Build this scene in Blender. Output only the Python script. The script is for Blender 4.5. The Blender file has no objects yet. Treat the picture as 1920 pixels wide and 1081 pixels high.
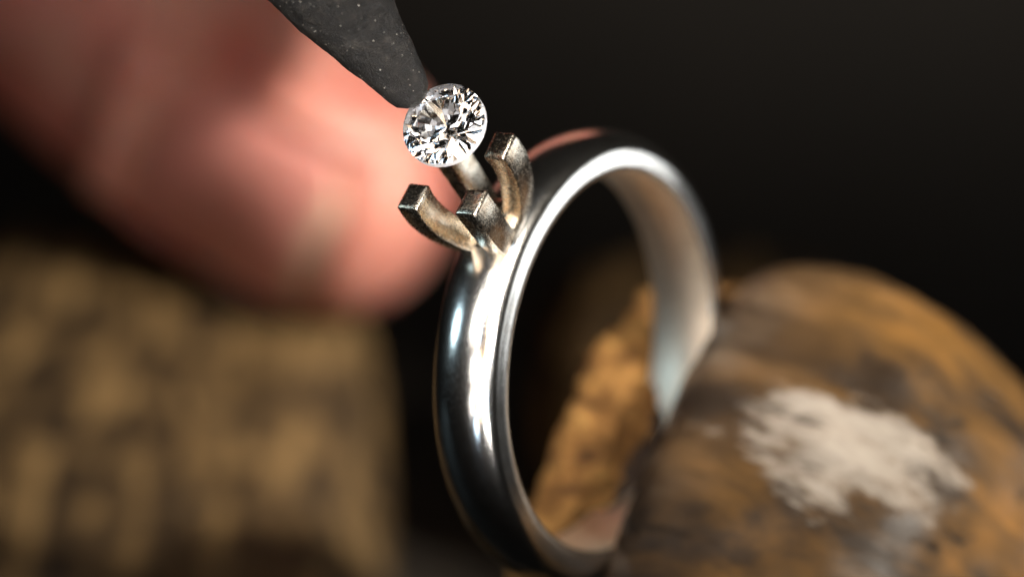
import bpy, bmesh, math, random
from mathutils import Vector, Matrix, noise

# ------------------------------------------------------------------ camera, world, lamps, exposure
S = 0.001                                   # everything is written in millimetres
PITCH = math.radians(30)                    # the lens looks 30 degrees down on the bench
CAM_H = 128.0                               # lens height above the bench top
sc = bpy.context.scene
W = Matrix.Translation((0, 0, CAM_H * S)) @ Matrix.Rotation(math.pi / 2 - PITCH, 4, 'X')
def wp(v): return W @ (Vector(v) * S)       # lens-axis millimetres -> world metres
def wd(v): return (W.to_3x3() @ Vector(v)).normalized()

cam = bpy.data.cameras.new('camera'); cam_ob = bpy.data.objects.new('camera', cam)
sc.collection.objects.link(cam_ob); cam_ob.matrix_world = W
cam.lens = 100; cam.sensor_width = 36; cam.clip_start = 0.002; cam.clip_end = 20
cam.dof.use_dof = True; cam.dof.focus_distance = 117.0 * S; cam.dof.aperture_fstop = 100 / 5.5
sc.camera = cam_ob

world = bpy.data.worlds.new('World'); sc.world = world; world.use_nodes = True
bg = world.node_tree.nodes['Background']; bg.inputs[0].default_value = (1.0, 0.88, 0.76, 1); bg.inputs[1].default_value = 0.006

def lamp(name, pos, target, size, watt, col, size_y=None, spread=180):
    l = bpy.data.lights.new(name, 'AREA'); l.shape = 'RECTANGLE' if size_y else 'DISK'
    l.size = size * S; l.energy = watt; l.color = col; l.spread = math.radians(spread)
    if size_y: l.size_y = size_y * S
    o = bpy.data.objects.new(name, l); sc.collection.objects.link(o)
    p = wp(pos); o.location = p
    o.rotation_euler = (wp(target) - p).to_track_quat('-Z', 'Y').to_euler()
    o['kind'] = 'helper'
    return o
def spot(name, pos, target, cone, blend, rad, watt, col):
    l = bpy.data.lights.new(name, 'SPOT'); l.spot_size = math.radians(cone); l.spot_blend = blend
    l.shadow_soft_size = rad * S; l.energy = watt; l.color = col
    o = bpy.data.objects.new(name, l); sc.collection.objects.link(o); p = wp(pos); o.location = p
    o.rotation_euler = (wp(target) - p).to_track_quat('-Z', 'Y').to_euler(); o['kind'] = 'helper'
    return o
spot('key_lamp', (330, 180, 190), (2, 0, -162), 7.3, 1.0, 26, 48, (1.0, 0.92, 0.80))
spot('background_fill_lamp', (60, 330, -330), (40, -20, -420), 60, 1.0, 30, .75, (1.0, .88, .74))  # added lamp, only lifts the dark bench in the background
lamp('side_window_lamp', (300, -70, -260), (0, 0, -130), 170, 0.55, (0.95, 0.98, 1.0), 300)
lamp('window_lamp', (-260, 60, -60), (0, 0, -130), 60, 0.0068, (0.60, 0.85, 1.0), 270, 16)
# added bank of small soft panels around the lens axis, to brighten the diamond
WARM, COOL, NEUT = (1.0, .74, .52), (.58, .78, 1.0), (1.0, .97, .95)
PANEL = .00022
rng = random.Random(4)
for th, n_, p0, p1 in ((13, 4, -180, 180), (21, 9, -180, 180), (29, 12, -180, 180), (38, 13, -150, 175), (48, 8, -60, 105)):
    for k in range(n_):
        ph = math.radians(p0 + (p1 - p0) * (k + .5) / n_ + rng.uniform(-5, 5)); t_ = math.radians(th + rng.uniform(-2, 2)); r_ = 175; size = 22
        if rng.random() < .12 or (th > 45 and k % 2): continue
        lamp('diamond_fill_lamp', (-2.8 + r_ * math.sin(t_) * math.cos(ph), 6.7 + r_ * math.sin(t_) * math.sin(ph), -117 + r_ * math.cos(t_)), (-2.8, 6.7, -117),
             size, PANEL * rng.uniform(.6, 1.3), rng.choice((WARM, COOL, NEUT, NEUT, NEUT, NEUT)), size, 8)

sc.view_settings.view_transform = 'Standard'; sc.view_settings.look = 'None'
sc.view_settings.exposure = 0; sc.view_settings.gamma = 1; sc.view_settings.use_curve_mapping = False
sc.render.engine = 'CYCLES'
cy = sc.cycles
cy.max_bounces = 24; cy.transmission_bounces = 24; cy.glossy_bounces = 8; cy.diffuse_bounces = 3; cy.transparent_max_bounces = 16
cy.sample_clamp_indirect = 6; cy.sample_clamp_direct = 0; cy.blur_glossy = 0.3
cy.use_denoising = True
try: cy.denoiser = 'OPENIMAGEDENOISE'
except Exception: pass

# ------------------------------------------------------------------ helpers
def link(name, me, mat=None, parent=None, mw=None, smooth=True):
    o = bpy.data.objects.new(name, me); sc.collection.objects.link(o)
    if mat: me.materials.append(mat)
    if parent: o.parent = parent
    elif mw is not None: o.matrix_world = mw
    if smooth:
        for p in me.polygons: p.use_smooth = True
    return o
def mesh(verts, faces):
    me = bpy.data.meshes.new('mesh'); me.from_pydata([tuple(Vector(v) * S) for v in verts], [], faces)
    bm = bmesh.new(); bm.from_mesh(me); bmesh.ops.recalc_face_normals(bm, faces=bm.faces[:]); bm.to_mesh(me); bm.free()
    me.update(); return me
def empty(name, mw, label, cat):
    o = bpy.data.objects.new(name, None); sc.collection.objects.link(o); o.matrix_world = mw
    o.empty_display_size = 0.005; o['label'] = label; o['category'] = cat
    return o
def frame(origin, x, y, z):                  # lens-axis frame -> world matrix
    m = Matrix((Vector(x), Vector(y), Vector(z))).transposed().to_4x4()
    return W @ Matrix.Translation(Vector(origin) * S) @ m
def loft(rings, cap0=True, cap1=True, closed=False):
    n = len(rings[0]); v = [p for r in rings for p in r]; f = []
    m = len(rings)
    for i in range(m if closed else m - 1):
        a, b = i * n, ((i + 1) % m) * n
        for j in range(n): f.append((a + j, a + (j + 1) % n, b + (j + 1) % n, b + j))
    if not closed:
        if cap0: f.append(tuple(range(n)))
        if cap1: f.append(tuple(range((m - 1) * n, m * n)))
    return mesh(v, f)
def nz(x, y, z, s=1.0): return noise.noise(Vector((x, y, z)) * s)
def sstep(a, b, x):
    t = min(1, max(0, (x - a) / (b - a))); return t * t * (3 - 2 * t)

class NT:
    def __init__(s, name):
        s.m = bpy.data.materials.new(name); s.m.use_nodes = True; s.t = s.m.node_tree; s.n = s.t.nodes; s.l = s.t.links
        s.b = s.n['Principled BSDF']; s.tc = s.n.new('ShaderNodeTexCoord')
    def map(s, scale, rot=(0, 0, 0), loc=(0, 0, 0)):
        k = s.n.new('ShaderNodeMapping'); k.inputs['Scale'].default_value = scale; k.inputs['Rotation'].default_value = rot; k.inputs['Location'].default_value = loc
        s.l.new(s.tc.outputs['Object'], k.inputs[0]); return k.outputs[0]
    def noise(s, vec, scale=1, detail=6, rough=.55, dist=0):
        k = s.n.new('ShaderNodeTexNoise'); s.l.new(vec, k.inputs['Vector'])
        for a, b in (('Scale', scale), ('Detail', detail), ('Roughness', rough), ('Distortion', dist)): k.inputs[a].default_value = b
        return k.outputs[0]
    def voro(s, vec, scale=1, feature='F1'):
        k = s.n.new('ShaderNodeTexVoronoi'); k.feature = feature; s.l.new(vec, k.inputs['Vector']); k.inputs['Scale'].default_value = scale
        return k.outputs[0]
    def ramp(s, fac, stops):
        k = s.n.new('ShaderNodeValToRGB'); s.l.new(fac, k.inputs[0]); e = k.color_ramp.elements
        while len(e) < len(stops): e.new(.5)
        for q, (p, c) in zip(e, stops):
            q.position = p; q.color = (*c, 1) if isinstance(c, tuple) else (c, c, c, 1)
        return k.outputs[0]
    def mix(s, fac, a, b, mode='MIX'):
        k = s.n.new('ShaderNodeMix'); k.data_type = 'RGBA'; k.blend_type = mode
        for sock, val in ((k.inputs[0], fac), (k.inputs[6], a), (k.inputs[7], b)):
            if hasattr(val, 'links'): s.l.new(val, sock)
            else: sock.default_value = val if not isinstance(val, tuple) else (*val, 1)
        return k.outputs[2]
    def math(s, op, a, b=0.5):
        k = s.n.new('ShaderNodeMath'); k.operation = op; k.use_clamp = False
        for sock, val in ((k.inputs[0], a), (k.inputs[1], b)):
            if hasattr(val, 'links'): s.l.new(val, sock)
            else: sock.default_value = val
        return k.outputs[0]
    def set(s, **kw):
        for k, v in kw.items():
            sock = s.b.inputs[k.replace('_', ' ')]
            if hasattr(v, 'links'): s.l.new(v, sock)
            else: sock.default_value = (*v, 1) if isinstance(v, tuple) and len(v) == 3 and sock.type == 'RGBA' else v
    def bump(s, h, dist, strength=1.0):
        k = s.n.new('ShaderNodeBump'); k.inputs['Strength'].default_value = strength; k.inputs['Distance'].default_value = dist * S
        s.l.new(h, k.inputs['Height']); s.l.new(k.outputs[0], s.b.inputs['Normal'])

# ------------------------------------------------------------------ materials
def mat_silver(name, base, dirt, rough0, rough1, scratch, dirt_lo, dirt_hi, bump):
    t = NT(name); v = t.map((1000,) * 3)
    fine = t.noise(v, 9, 3, .6); mid = t.noise(v, 1.1, 6, .65); pit = t.noise(v, 22, 2, .5)
    scr = t.noise(t.map((900, 14000, 900), rot=(.4, .1, .7)), 1, 2, .5)
    d = t.ramp(mid, [(dirt_lo, 0.0), (dirt_hi, 1.0)])
    t.set(Base_Color=t.mix(d, base, dirt), Metallic=1.0)
    r = t.mix(t.ramp(fine, [(.35, 0.0), (.7, 1.0)]), (rough0,) * 3, (rough1,) * 3)
    t.set(Roughness=r)
    h = t.math('ADD', t.math('MULTIPLY', fine, .6), t.math('ADD', t.math('MULTIPLY', scr, scratch), t.math('MULTIPLY', pit, .5)))
    t.bump(h, bump, 1.0)
    return t.m
SILVER = mat_silver('polished_silver', (.80, .78, .74), (.60, .56, .50), .16, .22, .5, .45, .8, .0018)
SATIN = mat_silver('satin_silver', (.86, .76, .63), (.70, .60, .48), .38, .55, .8, .45, .8, .010)
PRONG = mat_silver('filed_silver', (.70, .63, .52), (.42, .29, .18), .14, .34, .9, .42, .72, .010)

def mat_diamond():
    m = bpy.data.materials.new('diamond'); m.use_nodes = True; n = m.node_tree.nodes; l = m.node_tree.links
    n.clear(); out = n.new('ShaderNodeOutputMaterial')
    g = n.new('ShaderNodeBsdfGlass'); g.inputs['IOR'].default_value = 2.2; g.inputs['Roughness'].default_value = 0; g.inputs['Color'].default_value = (1, 1, 1, 1)
    l.new(g.outputs[0], out.inputs[0]); return m
DIAMOND = mat_diamond()
t = NT('frosted_girdle'); t.set(Base_Color=(.92, .90, .91), Roughness=.5, IOR=1.6)
t.b.inputs['Transmission Weight'].default_value = .55; GIRDLE = t.m

def mat_wax():
    t = NT('dark_graphite_wax'); v = t.map((1000,) * 3)
    a = t.noise(v, 1.6, 8, .65); f = t.noise(v, 14, 3, .6); sp = t.voro(v, 6.0)
    col = t.ramp(a, [(.3, (.0022, .002, .0018)), (.55, (.008, .0071, .006)), (.75, (.034, .030, .025))])
    pick = t.ramp(t.noise(v, 2.6, 2, .5), [(.54, 0.0), (.64, 1.0)])
    dot = t.math('MULTIPLY', t.ramp(sp, [(.08, 1.0), (.19, 0.0)]), pick)
    col = t.mix(dot, col, (.85, .80, .70)); t.set(Base_Color=col)
    t.set(Roughness=t.mix(dot, (.50,) * 3, (.22,) * 3))
    t.b.inputs['Specular IOR Level'].default_value = .30
    t.bump(t.math('ADD', t.math('MULTIPLY', a, 1.6), t.math('ADD', t.math('MULTIPLY', f, 1.3), t.math('MULTIPLY', dot, .8))), .10, 1)
    return t.m
WAX = mat_wax()

def mat_skin():
    t = NT('skin'); v = t.map((1000,) * 3)
    a = t.noise(v, .16, 5, .55); b = t.noise(v, 2.2, 4, .6)
    t.set(Base_Color=t.ramp(a, [(.35, (.54, .17, .135)), (.55, (.64, .28, .22)), (.72, (.69, .37, .29))]), Roughness=.42)
    t.b.inputs['Subsurface Weight'].default_value = .35; t.b.inputs['Subsurface Radius'].default_value = (1.0, .36, .2); t.b.inputs['Subsurface Scale'].default_value = 1.6 * S
    t.bump(b, .08, .8); return t.m
SKIN = mat_skin()
def mat_nail():
    t = NT('nail'); sep = t.n.new('ShaderNodeSeparateXYZ'); t.l.new(t.tc.outputs['Object'], sep.inputs[0])
    g = t.math('MULTIPLY', sep.outputs[0], 1000.0)           # millimetres towards the tip
    f = t.math('ADD', t.math('MULTIPLY', g, .1), 1.0)
    t.set(Base_Color=t.ramp(f, [(.38, (.68, .28, .24)), (.46, (.68, .30, .25)), (.54, (.76, .50, .38))]), Roughness=.40)
    t.b.inputs['Subsurface Weight'].default_value = .3; t.b.inputs['Subsurface Radius'].default_value = (1, .4, .3); t.b.inputs['Subsurface Scale'].default_value = .6 * S
    return t.m
NAIL = mat_nail()

def mat_wood(name, cols, stretch, scale, rot=(0, 0, 0), rough=.5, pale=None, bump=.12, scratch=(.01, .008, .006), scr_amt=.8, seed=0, grey=False):
    t = NT(name); st = [1000 * scale * k for k in stretch]
    v = t.map(st, rot, (seed, seed * 1.7, seed * .3)); u = t.map((1000 * scale,) * 3, rot, (seed * 2.1, 3, seed))
    g = t.noise(v, 1.0, 8, .62, .6); big = t.noise(u, .55, 4, .55, .3); fine = t.noise(v, 5.0, 4, .6)
    fac = t.math('ADD', t.math('MULTIPLY', g, .62), t.math('MULTIPLY', big, .38))
    col = t.ramp(fac, cols)
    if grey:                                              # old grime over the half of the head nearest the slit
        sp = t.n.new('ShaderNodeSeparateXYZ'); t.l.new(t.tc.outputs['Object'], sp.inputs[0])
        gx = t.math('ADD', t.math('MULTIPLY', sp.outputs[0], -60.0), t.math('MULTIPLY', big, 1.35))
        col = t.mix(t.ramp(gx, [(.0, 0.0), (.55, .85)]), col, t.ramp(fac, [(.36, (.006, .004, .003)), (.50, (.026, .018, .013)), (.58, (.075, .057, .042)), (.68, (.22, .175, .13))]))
    if pale:
        (px, py, pz), rad, pc = pale
        k0 = t.n.new('ShaderNodeVectorMath'); k0.operation = 'SUBTRACT'; k0.inputs[1].default_value = (px * S, py * S, pz * S); t.l.new(t.tc.outputs['Object'], k0.inputs[0])
        k1 = t.n.new('ShaderNodeVectorMath'); k1.operation = 'MULTIPLY'; k1.inputs[1].default_value = (.72, 1.35, 1); t.l.new(k0.outputs[0], k1.inputs[0])
        k = t.n.new('ShaderNodeVectorMath'); k.operation = 'LENGTH'; t.l.new(k1.outputs[0], k.inputs[0])
        d = t.math('SUBTRACT', 1.0, t.math('DIVIDE', k.outputs['Value'], rad * S))
        q = t.math('ADD', t.math('MULTIPLY', d, .50), t.math('MULTIPLY', t.noise(v, 1.5, 10, .70, .15), 1.6))
        pm = t.ramp(t.math('MULTIPLY', q, .8), [(.74, 0.0), (.86, .75), (1.0, 1.0)]); col = t.mix(pm, col, t.mix(t.ramp(t.noise(v, 1.7, 6, .6), [(.32, 0.0), (.56, 1.0)]), tuple(c * .45 for c in pc), tuple(min(1, c * 1.25) for c in pc)))
    sc_ = t.ramp(t.noise(t.map([st[0] * .55, st[1] * 2.6, st[2] * 2.6], rot), 1, 5, .7), [(.60, 0.0), (.68, 1.0)])
    col = t.mix(t.math('MULTIPLY', sc_, scr_amt), col, scratch)
    rg = t.mix(fine, (rough - .12,) * 3, (rough + .2,) * 3)
    if pale: rg = t.mix(pm, rg, (.62, .62, .62))
    t.set(Base_Color=col, Roughness=rg); t.b.inputs['Specular IOR Level'].default_value = .25
    t.bump(t.math('SUBTRACT', t.math('ADD', g, t.math('MULTIPLY', fine, .4)), t.math('MULTIPLY', sc_, .6)), bump, 1)
    return t.m
JAW = mat_wood('worn_boxwood', [(.32, (.010, .006, .004)), (.43, (.045, .028, .016)), (.52, (.13, .068, .022)), (.62, (.26, .122, .028)), (.75, (.34, .180, .052))],
               (.30, 1.0, .6), .26, rough=.40, pale=((10.0, 1.3, -7.4), 5.2, (.34, .295, .25)), seed=3, grey=True)
RAW = mat_wood('raw_split_wood', [(.34, (.035, .014, .004)), (.46, (.17, .078, .020)), (.60, (.34, .175, .050)), (.8, (.46, .28, .11))], (.8, 1, .8), .60, rough=.8, bump=.6, scr_amt=.7, seed=7)
DARKW = mat_wood('dark_shaded_wood', [(.3, (.006, .0035, .002)), (.5, (.018, .010, .006)), (.75, (.06, .036, .02))], (.4, 1, .6), .25, rough=.55, seed=11)  # dark wood colour that also carries the shade down in the slit
BLOCKW = mat_wood('worn_bench_wood', [(.38, (.005, .003, .0015)), (.47, (.026, .015, .006)), (.55, (.090, .054, .021)), (.68, (.23, .145, .060))], (1.0, .20, .20), .46, rot=(0, 0, .3), rough=.6, seed=5)

# ------------------------------------------------------------------ workbench
def mat_bench():
    t = NT('dark_bench_top'); v = t.map((60, 9, 60))
    t.set(Base_Color=t.ramp(t.noise(v, 1, 6, .6), [(.3, (.020, .016, .012)), (.7, (.032, .025, .019))]), Roughness=.7); return t.m
bm = bmesh.new(); bmesh.ops.create_grid(bm, x_segments=8, y_segments=8, size=2.5)
me = bpy.data.meshes.new('bench'); bm.to_mesh(me); bm.free()
b = link('workbench_top', me, mat_bench(), mw=Matrix.Identity(4)); b['kind'] = 'structure'; b['label'] = 'very dark workbench surface behind and below everything'; b['category'] = 'workbench'

# ------------------------------------------------------------------ ring frame (X = ring axis, Z = towards the setting)
RC = (3.295, -3.106, -127.909)
RX = (0.82717, -0.09618, 0.55366); RZ = (-0.40679, 0.57727, 0.70802); RY = (0.38771, 0.81087, -0.43837)
RM = frame(RC, RX, RY, RZ)

# ring clamp: two jaws of one wooden hand clamp, slit in the ring's plane
clamp = empty('ring_clamp', RM, 'round-headed worn wooden hand clamp gripping the silver ring in its slit', 'clamp')
def jaw(side):
    rings = []; N = 96; M = 90; L0, L1 = -5.6, -62.0
    for i in range(M + 1):
        u = i / M; z = L0 + (L1 - L0) * (u ** 1.9)
        dz = min(1.0, (L0 - z) / 20.0)
        rad = (1 - (1 - dz) ** 3.0) ** (1 / 2.6) if dz < 1 else 1.0
        rad = max(rad, .02)
        ring = []
        for j in range(N):
            ph = 2 * math.pi * j / N
            cx, sy = math.cos(ph), math.sin(ph)
            x = math.copysign(abs(cx) ** .85, cx) * rad * 17.5; y = math.copysign(abs(sy) ** .8, sy) * rad * 15.5
            k = 1 + .05 * nz(x, y, z, .09) + .022 * nz(x + 9, y, z, .35) + .006 * nz(x, y + 5, z, 1.3)
            x *= k; y *= k; zz = z + .5 * nz(x, y, 3, .12) + .22 * nz(x, y, 8, .5)
            if side > 0: zz += .5 * sstep(22, 6, abs(z)) + (.12 * max(0, -y) + .03 * max(0, y)) * sstep(22, 6, abs(z))
            ring.append([x, y, zz])
        rings.append(ring)
    for ring in rings:
        for p in ring:
            wob = .22 * nz(p[1], p[2], 4, .5) + .12 * nz(p[1], p[2], 9, 1.4)
            if side > 0:
                x0 = 1.72 + wob
                edge = sstep(x0, x0 + 1.4, p[0]); p[2] -= .5 * (1 - edge)
                p[0] = max(p[0], x0)
            else:
                # the far half: a raw split ledge beside the slit, falling away in a dark flank
                p[0] = min(p[0], -2.4 + 2.2 * wob + min(3.9, max(0, -5.0 - p[2]) * 1.7))   # sloping split face of the groove
                ridge = -4.9 + .7 * nz(p[1], 2, 1, .3)
                p[2] -= .9
                if p[0] < ridge: p[2] -= 2.6 * (ridge - p[0]) ** .8
                if p[0] > ridge: p[2] += .25 * nz(p[0], p[1], 1, 1.1) - .5 * (p[0] - ridge) * .5
    return rings
jr = link('jaw', loft(jaw(1)), JAW, clamp)
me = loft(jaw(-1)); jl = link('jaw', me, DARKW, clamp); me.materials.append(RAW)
for p in me.polygons:
    c = p.center / S
    if c.x > -5.1 and c.x < -.75 + .5 * nz(c.y, c.z, 3, .8): p.material_index = 1  # lower groove face keeps the dark wood: slit shadow put into the colour
jl['label'] = 'dark jaw half with a raw orange split edge along the slit'

# ------------------------------------------------------------------ ring
ring = empty('ring', RM, 'silver ring with an empty four-prong setting, held upright in the wooden clamp', 'ring')
def band():
    R0, wid, edge, crown = 8.5, 3.35, .62, 1.75
    prof = []
    h = wid / 2
    prof += [(-h + .12, R0), (0, R0 - .03), (h - .12, R0), (h - .02, R0 + .08), (h, R0 + .2)]
    prof += [(h, R0 + edge - .2), (h - .06, R0 + edge)]
    for i in range(1, 24):
        a = math.pi * i / 24
        prof.append((math.cos(a) * (h - .06), R0 + edge + math.sin(a) ** .85 * (crown - edge)))
    prof += [(-h + .06, R0 + edge), (-h, R0 + edge - .2), (-h, R0 + .2), (-h + .02, R0 + .08)]
    rings = []
    for k in range(240):
        th = 2 * math.pi * k / 240
        rings.append([(x + .02 * nz(x, math.cos(th) * 3, math.sin(th) * 3), math.cos(th) * r + 0, math.sin(th) * r) for x, r in prof])
    return loft(rings, closed=True)
me = band(); link('band', me, SILVER, ring); me.materials.append(SATIN)
for p in me.polygons:
    if math.hypot(p.center.y, p.center.z) < 8.52 * S: p.material_index = 1

def bez(pts, t):
    p = [Vector(q) for q in pts]
    while len(p) > 1: p = [p[i].lerp(p[i + 1], t) for i in range(len(p) - 1)]
    return p[0]
def prong(i, j):
    # centre line in (offset, height); tulip curve, rectangular bar with softened edges
    cl = [(.72, 9.8), (1.15, 10.8), (1.64, 12.1), (1.47, 13.8)]
    rings = []; n = 26
    for k in range(n + 1):
        t = k / n; c = bez([(o, h, 0) for o, h in cl], t); d = bez([(o, h, 0) for o, h in cl], min(1, t + .02)) - bez([(o, h, 0) for o, h in cl], max(0, t - .02))
        d.normalize()
        hx, hy = .44 + .05 * t, .58 + .06 * t
        if k == 0: hx += .1; hy += .1
        sh = 1.0
        ring = []
        bev = .05
        for (cx, cy) in ((-1, -1), (1, -1), (1, 1), (-1, 1)):
            a0 = math.atan2(cy, cx)
            for q in (-1, 0, 1):
                ang = a0 + q * math.pi / 4
                ring.append((cx * (hx - bev) + bev * math.cos(ang) * 1.2, cy * (hy - bev) + bev * math.sin(ang) * 1.2))
        out = []
        for (ux, uy) in ring:
            tilt = -d.x / max(d.y, .5) * .45
            hgt = c.y + tilt * (ux * i + uy * j) * .7
            x, y = i * c.x + ux, j * c.x + uy
            x += .02 * nz(x, y, hgt * 1.3 + i, 1.6); y += .02 * nz(y, x, hgt * 1.3 + j, 1.6)
            out.append((x, y, hgt))
        rings.append(out)
    # softened top
    top = rings[-1]; cen = Vector((0, 0, 0))
    for p in top: cen += Vector(p)
    cen /= len(top)
    for s, dz in ((.93, .05), (.55, .08)):
        rings.append([tuple(cen + (Vector(p) - cen) * s + Vector((0, 0, dz + .015 * nz(*p, 4)))) for p in top])
    return loft(rings)
for i in (-1, 1):
    for j in (-1, 1):
        me = prong(i, j); o = link('prong', me, PRONG, ring, smooth=True)
        md = o.modifiers.new('edge', 'EDGE_SPLIT'); md.split_angle = math.radians(52)
rings = []
for z, h in ((9.3, 1.3), (9.9, 1.32), (10.25, 1.2), (10.5, .95), (10.6, .5)):
    rings.append([(math.copysign(abs(math.cos(a)) ** .6, math.cos(a)) * h, math.copysign(abs(math.sin(a)) ** .6, math.sin(a)) * h * 1.05, z) for a in [2 * math.pi * k / 40 for k in range(40)]])
link('setting_base', loft(rings), PRONG, ring)

# ------------------------------------------------------------------ diamond (round brilliant)
PAV = .78
def brilliant(R):
    v = []; f = []
    tr, th = .56 * R, .31 * R
    T = [(tr * math.cos(math.pi / 4 * k), tr * math.sin(math.pi / 4 * k), th) for k in range(8)]
    mr, mh = .76 * R, .205 * R
    Mi = [(mr * math.cos(math.pi / 4 * (k + .5)), mr * math.sin(math.pi / 4 * (k + .5)), mh) for k in range(8)]
    gu, gl = .05 * R, -.12 * R
    G = [(R * math.cos(math.pi / 16 * k), R * math.sin(math.pi / 16 * k), gu) for k in range(32)]
    H = [(R * math.cos(math.pi / 16 * k), R * math.sin(math.pi / 16 * k), gl) for k in range(32)]
    pr, ph = .40 * R, -.12 * R - PAV * R * .60
    Pm = [(pr * math.cos(math.pi / 4 * (k + .5)), pr * math.sin(math.pi / 4 * (k + .5)), ph) for k in range(8)]
    apex = (0, 0, -.12 * R - PAV * R)
    bm = bmesh.new()
    tv, mv, gv, hv, pv = [[bm.verts.new(Vector(p) * S) for p in q] for q in (T, Mi, G, H, Pm)]
    av = bm.verts.new(Vector(apex) * S)
    bm.faces.new(tv)
    for k in range(8):
        k1 = (k + 1) % 8; g = lambda q: gv[q % 32]; h = lambda q: hv[q % 32]
        bm.faces.new((tv[k], mv[k], tv[k1]))                                  # star
        bm.faces.new((tv[k], mv[k - 1], g(4 * k), mv[k]))                     # kite
        bm.faces.new((mv[k], g(4 * k), g(4 * k + 1), g(4 * k + 2)))           # upper girdle pair
        bm.faces.new((mv[k], g(4 * k + 2), g(4 * k + 3), g(4 * k + 4)))
        bm.faces.new((pv[k], h(4 * k + 2), h(4 * k + 1), h(4 * k)))
        bm.faces.new((pv[k], h(4 * k + 4), h(4 * k + 3), h(4 * k + 2)))
        bm.faces.new((av, pv[k], h(4 * k), pv[k - 1]))
    for k in range(32): bm.faces.new((gv[k], hv[k], hv[(k + 1) % 32], gv[(k + 1) % 32])).material_index = 1
    bmesh.ops.recalc_face_normals(bm, faces=bm.faces[:])
    me = bpy.data.meshes.new('brilliant'); bm.to_mesh(me); bm.free(); return me
n = Vector((-.34, .35, .87)).normalized(); xx = Vector((.94, .33, 0)); xx = (xx - n * xx.dot(n)).normalized(); yy = n.cross(xx)
DC = (-2.78, 6.70, -116.6)
d = link('diamond', brilliant(1.80), DIAMOND, mw=frame(DC, xx, yy, n) @ Matrix.Rotation(.25, 4, 'Z'), smooth=False)
d.data.materials.append(GIRDLE); d['label'] = 'round brilliant-cut clear diamond floating just above the ring prongs at the tool tip'; d['category'] = 'diamond'

# ------------------------------------------------------------------ wax-tipped setting tool
ax = Vector((.60, -.79, -.06)).normalized()           # towards the tip
tip = Vector((-3.80, 7.55, -116.9))
b1 = ax.cross(Vector((0, 0, 1))).normalized(); b2 = ax.cross(b1)
rings = []
prof = [(0, .04), (.05, .28), (.18, .52), (.45, .80), (.9, 1.0), (1.5, 1.13), (2.3, 1.30), (3.2, 1.52), (4.2, 1.80), (5.4, 2.08), (7, 2.40), (9, 2.72), (12, 3.0), (16, 3.1), (30, 3.1), (90, 3.1)]
def rad_at(s):
    for (s0, r0), (s1, r1) in zip(prof, prof[1:]):
        if s <= s1: return r0 + (r1 - r0) * (s - s0) / (s1 - s0)
ss = [0, .05, .11, .18, .27, .36, .45] + [.45 + .13 * k for k in range(1, 70)] + [10 + .5 * k for k in range(10)] + [16 + 4 * k for k in range(19)]
for s in ss:
    r = []
    for k in range(96):
        a = 2 * math.pi * k / 96
        R = rad_at(s)
        u = (math.cos(a) * R, math.sin(a) * R, s)
        R *= 1 + .07 * nz(u[0], u[1], s, .5) * min(1, s) + .028 * nz(u[0], u[1], s + 5, 1.7) + .012 * nz(u[0], u[1], s + 9, 5)
        # a split in the wax across the front
        cs = 3.25 + .75 * math.sin(a * 1.2 + 2.4) + .18 * nz(a * 4, 2, 2, 1)
        da = abs((a - 4.55 + math.pi) % (2 * math.pi) - math.pi)
        R -= .30 * math.exp(-((s - cs) / .09) ** 2) * sstep(.75, .45, da)
        p = tip - ax * s + b1 * (math.cos(a) * R) + b2 * (math.sin(a) * R * .95)
        r.append(tuple(p - tip))
    rings.append(r)
o = link('setting_tool', loft(rings), WAX, mw=W @ Matrix.Translation(tip * S))
o['label'] = 'dark grey speckled blunt tool tip with a hairline crack touching the diamond'; o['category'] = 'jewellery tool'

# ------------------------------------------------------------------ finger
fd = Vector((.74, -.60, .22)).normalized()
fp = Vector((-.65, -.76, 0)); fn = Vector((0, 0, 1)) * math.cos(math.radians(52)) + fp * math.sin(math.radians(38))
fn = (fn - fd * fn.dot(fd)).normalized(); fb = fn.cross(fd)
FS = 1.15
FT = Vector((-13.7, 7.8, -193.0)) + fd * 10.0            # fingertip end
HM = frame(FT, fd, fb, fn) @ Matrix.Scale(FS, 4)
hand = empty('hand', HM, 'bare fingertip with a short natural nail resting on the worn wooden block', 'hand')
def fsec(s):                                            # s: mm back from the tip -> half width, half height
    e = 9.5
    k = (1 - (1 - min(1, s / e)) ** 2.3) ** (1 / 2.3) if s < e else 1
    w = 8.1 + 1.2 * sstep(4, 22, s) - .5 * sstep(22, 30, s) + 1.0 * sstep(30, 38, s)
    h = 7.0 + 1.6 * sstep(3, 22, s) + 1.0 * sstep(26, 38, s)
    return max(k, .03) * w, max(k, .03) * h
NL, NW, NO = 13.5, 6.3, 3.9
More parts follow.
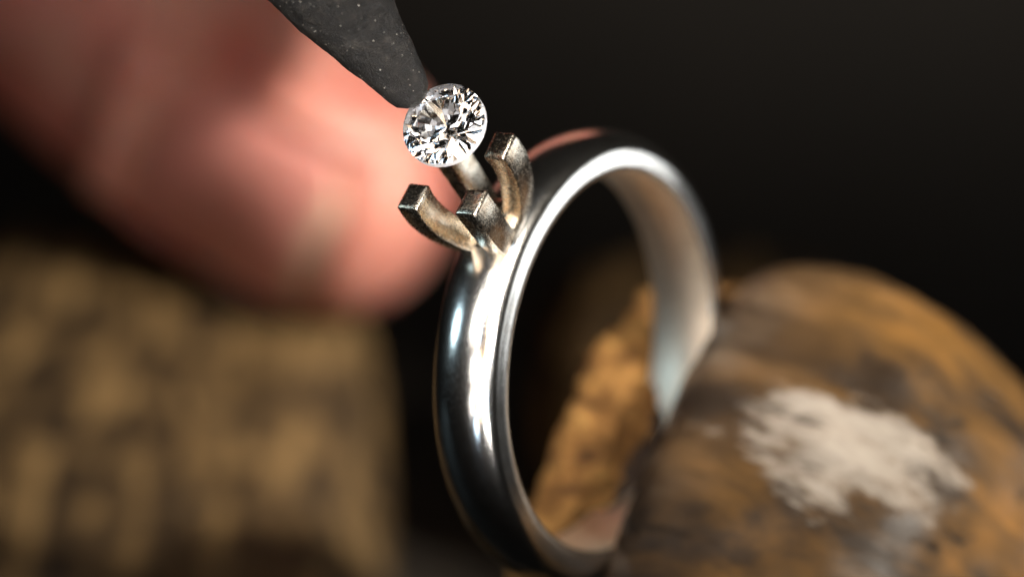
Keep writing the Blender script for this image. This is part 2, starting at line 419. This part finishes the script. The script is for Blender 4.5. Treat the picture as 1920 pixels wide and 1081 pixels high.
def finger_rings():
    rings = []
    for i in range(150):
        s = 40 * (i / 110) ** 1.7 if i <= 110 else 40 + (i - 110) * 1.2
        w, h = fsec(s); r = []
        for k in range(120):
            a = 2 * math.pi * k / 120; y, z = math.cos(a) * w, math.sin(a) * h
            y = math.copysign(abs(y / w) ** .92, y) * w
            if z > 0:
                z *= 1 - .13 * math.exp(-(y / 6) ** 2) * sstep(1, 5, s) * sstep(30, 20, s)
                ny = abs(y) / NW; ns = (s - NO) / (NL - 1)
                if s < 26:
                    ins = sstep(1.12, .98, ny) * sstep(1.08, .97, ns)
                    fold = math.exp(-((ny - 1.2) / .16) ** 2) * sstep(1.15, 1.0, ns) * sstep(1.5, 5, s) + math.exp(-((ns - 1.15) / .1) ** 2) * sstep(1.2, .9, ny)
                    z += -1.1 * ins * sstep(2.5, 6, s) + .8 * fold
            q = 1 + .012 * nz(s, y, z, .3)
            crease = .25 * sum(math.exp(-((s - c - .6 * nz(y, z, c, .3)) / .5) ** 2) for c in (30, 32, 33.5))
            r.append((-s, y * q, z * q - math.copysign(crease, z) * .8))
        rings.append(r)
    return rings
finger_mesh = loft(finger_rings())
link('finger', finger_mesh, SKIN, hand)
# next finger of the same hand, added out of view to shade the first
gd = Vector((.93, -.12, .10)).normalized(); gn = Vector((.05, .62, .78)); gn = (gn - gd * gn.dot(gd)).normalized()
G = frame((9.0, 29.0, -160.0), gd, gn.cross(gd), gn)
# nail plate: thin curved shell with a short free edge
vs = []; fs = []; nu, nv = 28, 24
for lay in (0, 1):
    for i in range(nu + 1):
        u = i / nu
        for k in range(nv + 1):
            q = -1 + 2 * k / nv; y = q * NW * (1 - .05 * (1 - u))
            s = NO - 1.1 + (NL - .6) * u + (2.0 * q * q) * (1 - u) * 1.6 - 1.4 * (q ** 4) * u
            w, h = fsec(max(s, 4.0)); z = h * math.sqrt(max(0, 1 - (y / w) ** 2)) * (1 - .13 * math.exp(-(y / 6) ** 2)) - .05 - .45 * u - .2 * (1 - u) ** 3
            vs.append((-s, y, z - (.42 if lay else 0)))
n1 = (nu + 1) * (nv + 1); idx = lambda l, i, k: l * n1 + i * (nv + 1) + k
for i in range(nu):
    for k in range(nv):
        fs.append((idx(0, i, k), idx(0, i, k + 1), idx(0, i + 1, k + 1), idx(0, i + 1, k)))
        fs.append((idx(1, i, k), idx(1, i + 1, k), idx(1, i + 1, k + 1), idx(1, i, k + 1)))
for k in range(nv):
    fs.append((idx(0, 0, k), idx(1, 0, k), idx(1, 0, k + 1), idx(0, 0, k + 1))); fs.append((idx(0, nu, k), idx(0, nu, k + 1), idx(1, nu, k + 1), idx(1, nu, k)))
for i in range(nu):
    fs.append((idx(0, i, 0), idx(0, i + 1, 0), idx(1, i + 1, 0), idx(1, i, 0))); fs.append((idx(0, i, nv), idx(1, i, nv), idx(1, i + 1, nv), idx(0, i + 1, nv)))
nail_mesh = mesh(vs, fs); link('nail', nail_mesh, NAIL, hand)
for nm, me_ in (('finger', finger_mesh), ('nail', nail_mesh)):
    o = bpy.data.objects.new(nm, me_); sc.collection.objects.link(o); o.parent = hand
    o.matrix_basis = HM.inverted() @ G @ Matrix.Scale(FS, 4)

# ------------------------------------------------------------------ wooden blocks on the bench (world millimetres: x right, y away, z up)
def block(name, x0, x1, y0, y1, z1, rnd, mat, label, seed, tilt=0):
    rings = []; M = 70; N = 120
    hx, hy = (x1 - x0) / 2, (y1 - y0) / 2
    for i in range(M + 1):
        u = i / M; z = z1 * (1 - (1 - u) ** 1.8)
        q = max(0, (z - (z1 - rnd)) / rnd); k = (1 - q ** 2.4) ** (1 / 2.4) if q < 1 else 0
        inset = rnd * (1 - max(k, 0))
        r = []
        for j in range(N):
            a = 2 * math.pi * j / N; c, s_ = math.cos(a), math.sin(a)
            e = .42
            x = math.copysign(abs(c) ** e, c) * max(hx - inset, .3); y = math.copysign(abs(s_) ** e, s_) * max(hy - inset, .3)
            w = .7 * nz(x + seed, y, z, .1) + .3 * nz(x, y + seed, z, .3)
            r.append((x + c * w, y + s_ * w, z + (.8 * nz(x, y, seed, .12) + .25 * nz(x, y, seed + 4, .5)) * (1 if i > 3 else 0) + tilt * x * (1 if i > 3 else 0)))
        rings.append(r)
    o = link(name, loft(rings), mat, mw=Matrix.Translation(((x0 + x1) / 2 * S, (y0 + y1) / 2 * S, 0)))
    o['label'] = label; o['category'] = 'wooden block'; return o
block('wooden_block', -90, -8.8, 112, 186, 29.0, 8, BLOCKW, 'worn brown wooden block under the finger', 2)
block('wooden_block', 2, 26, 172, 188, 25, 8, BLOCKW, 'brown wooden block standing behind the ring', 21)
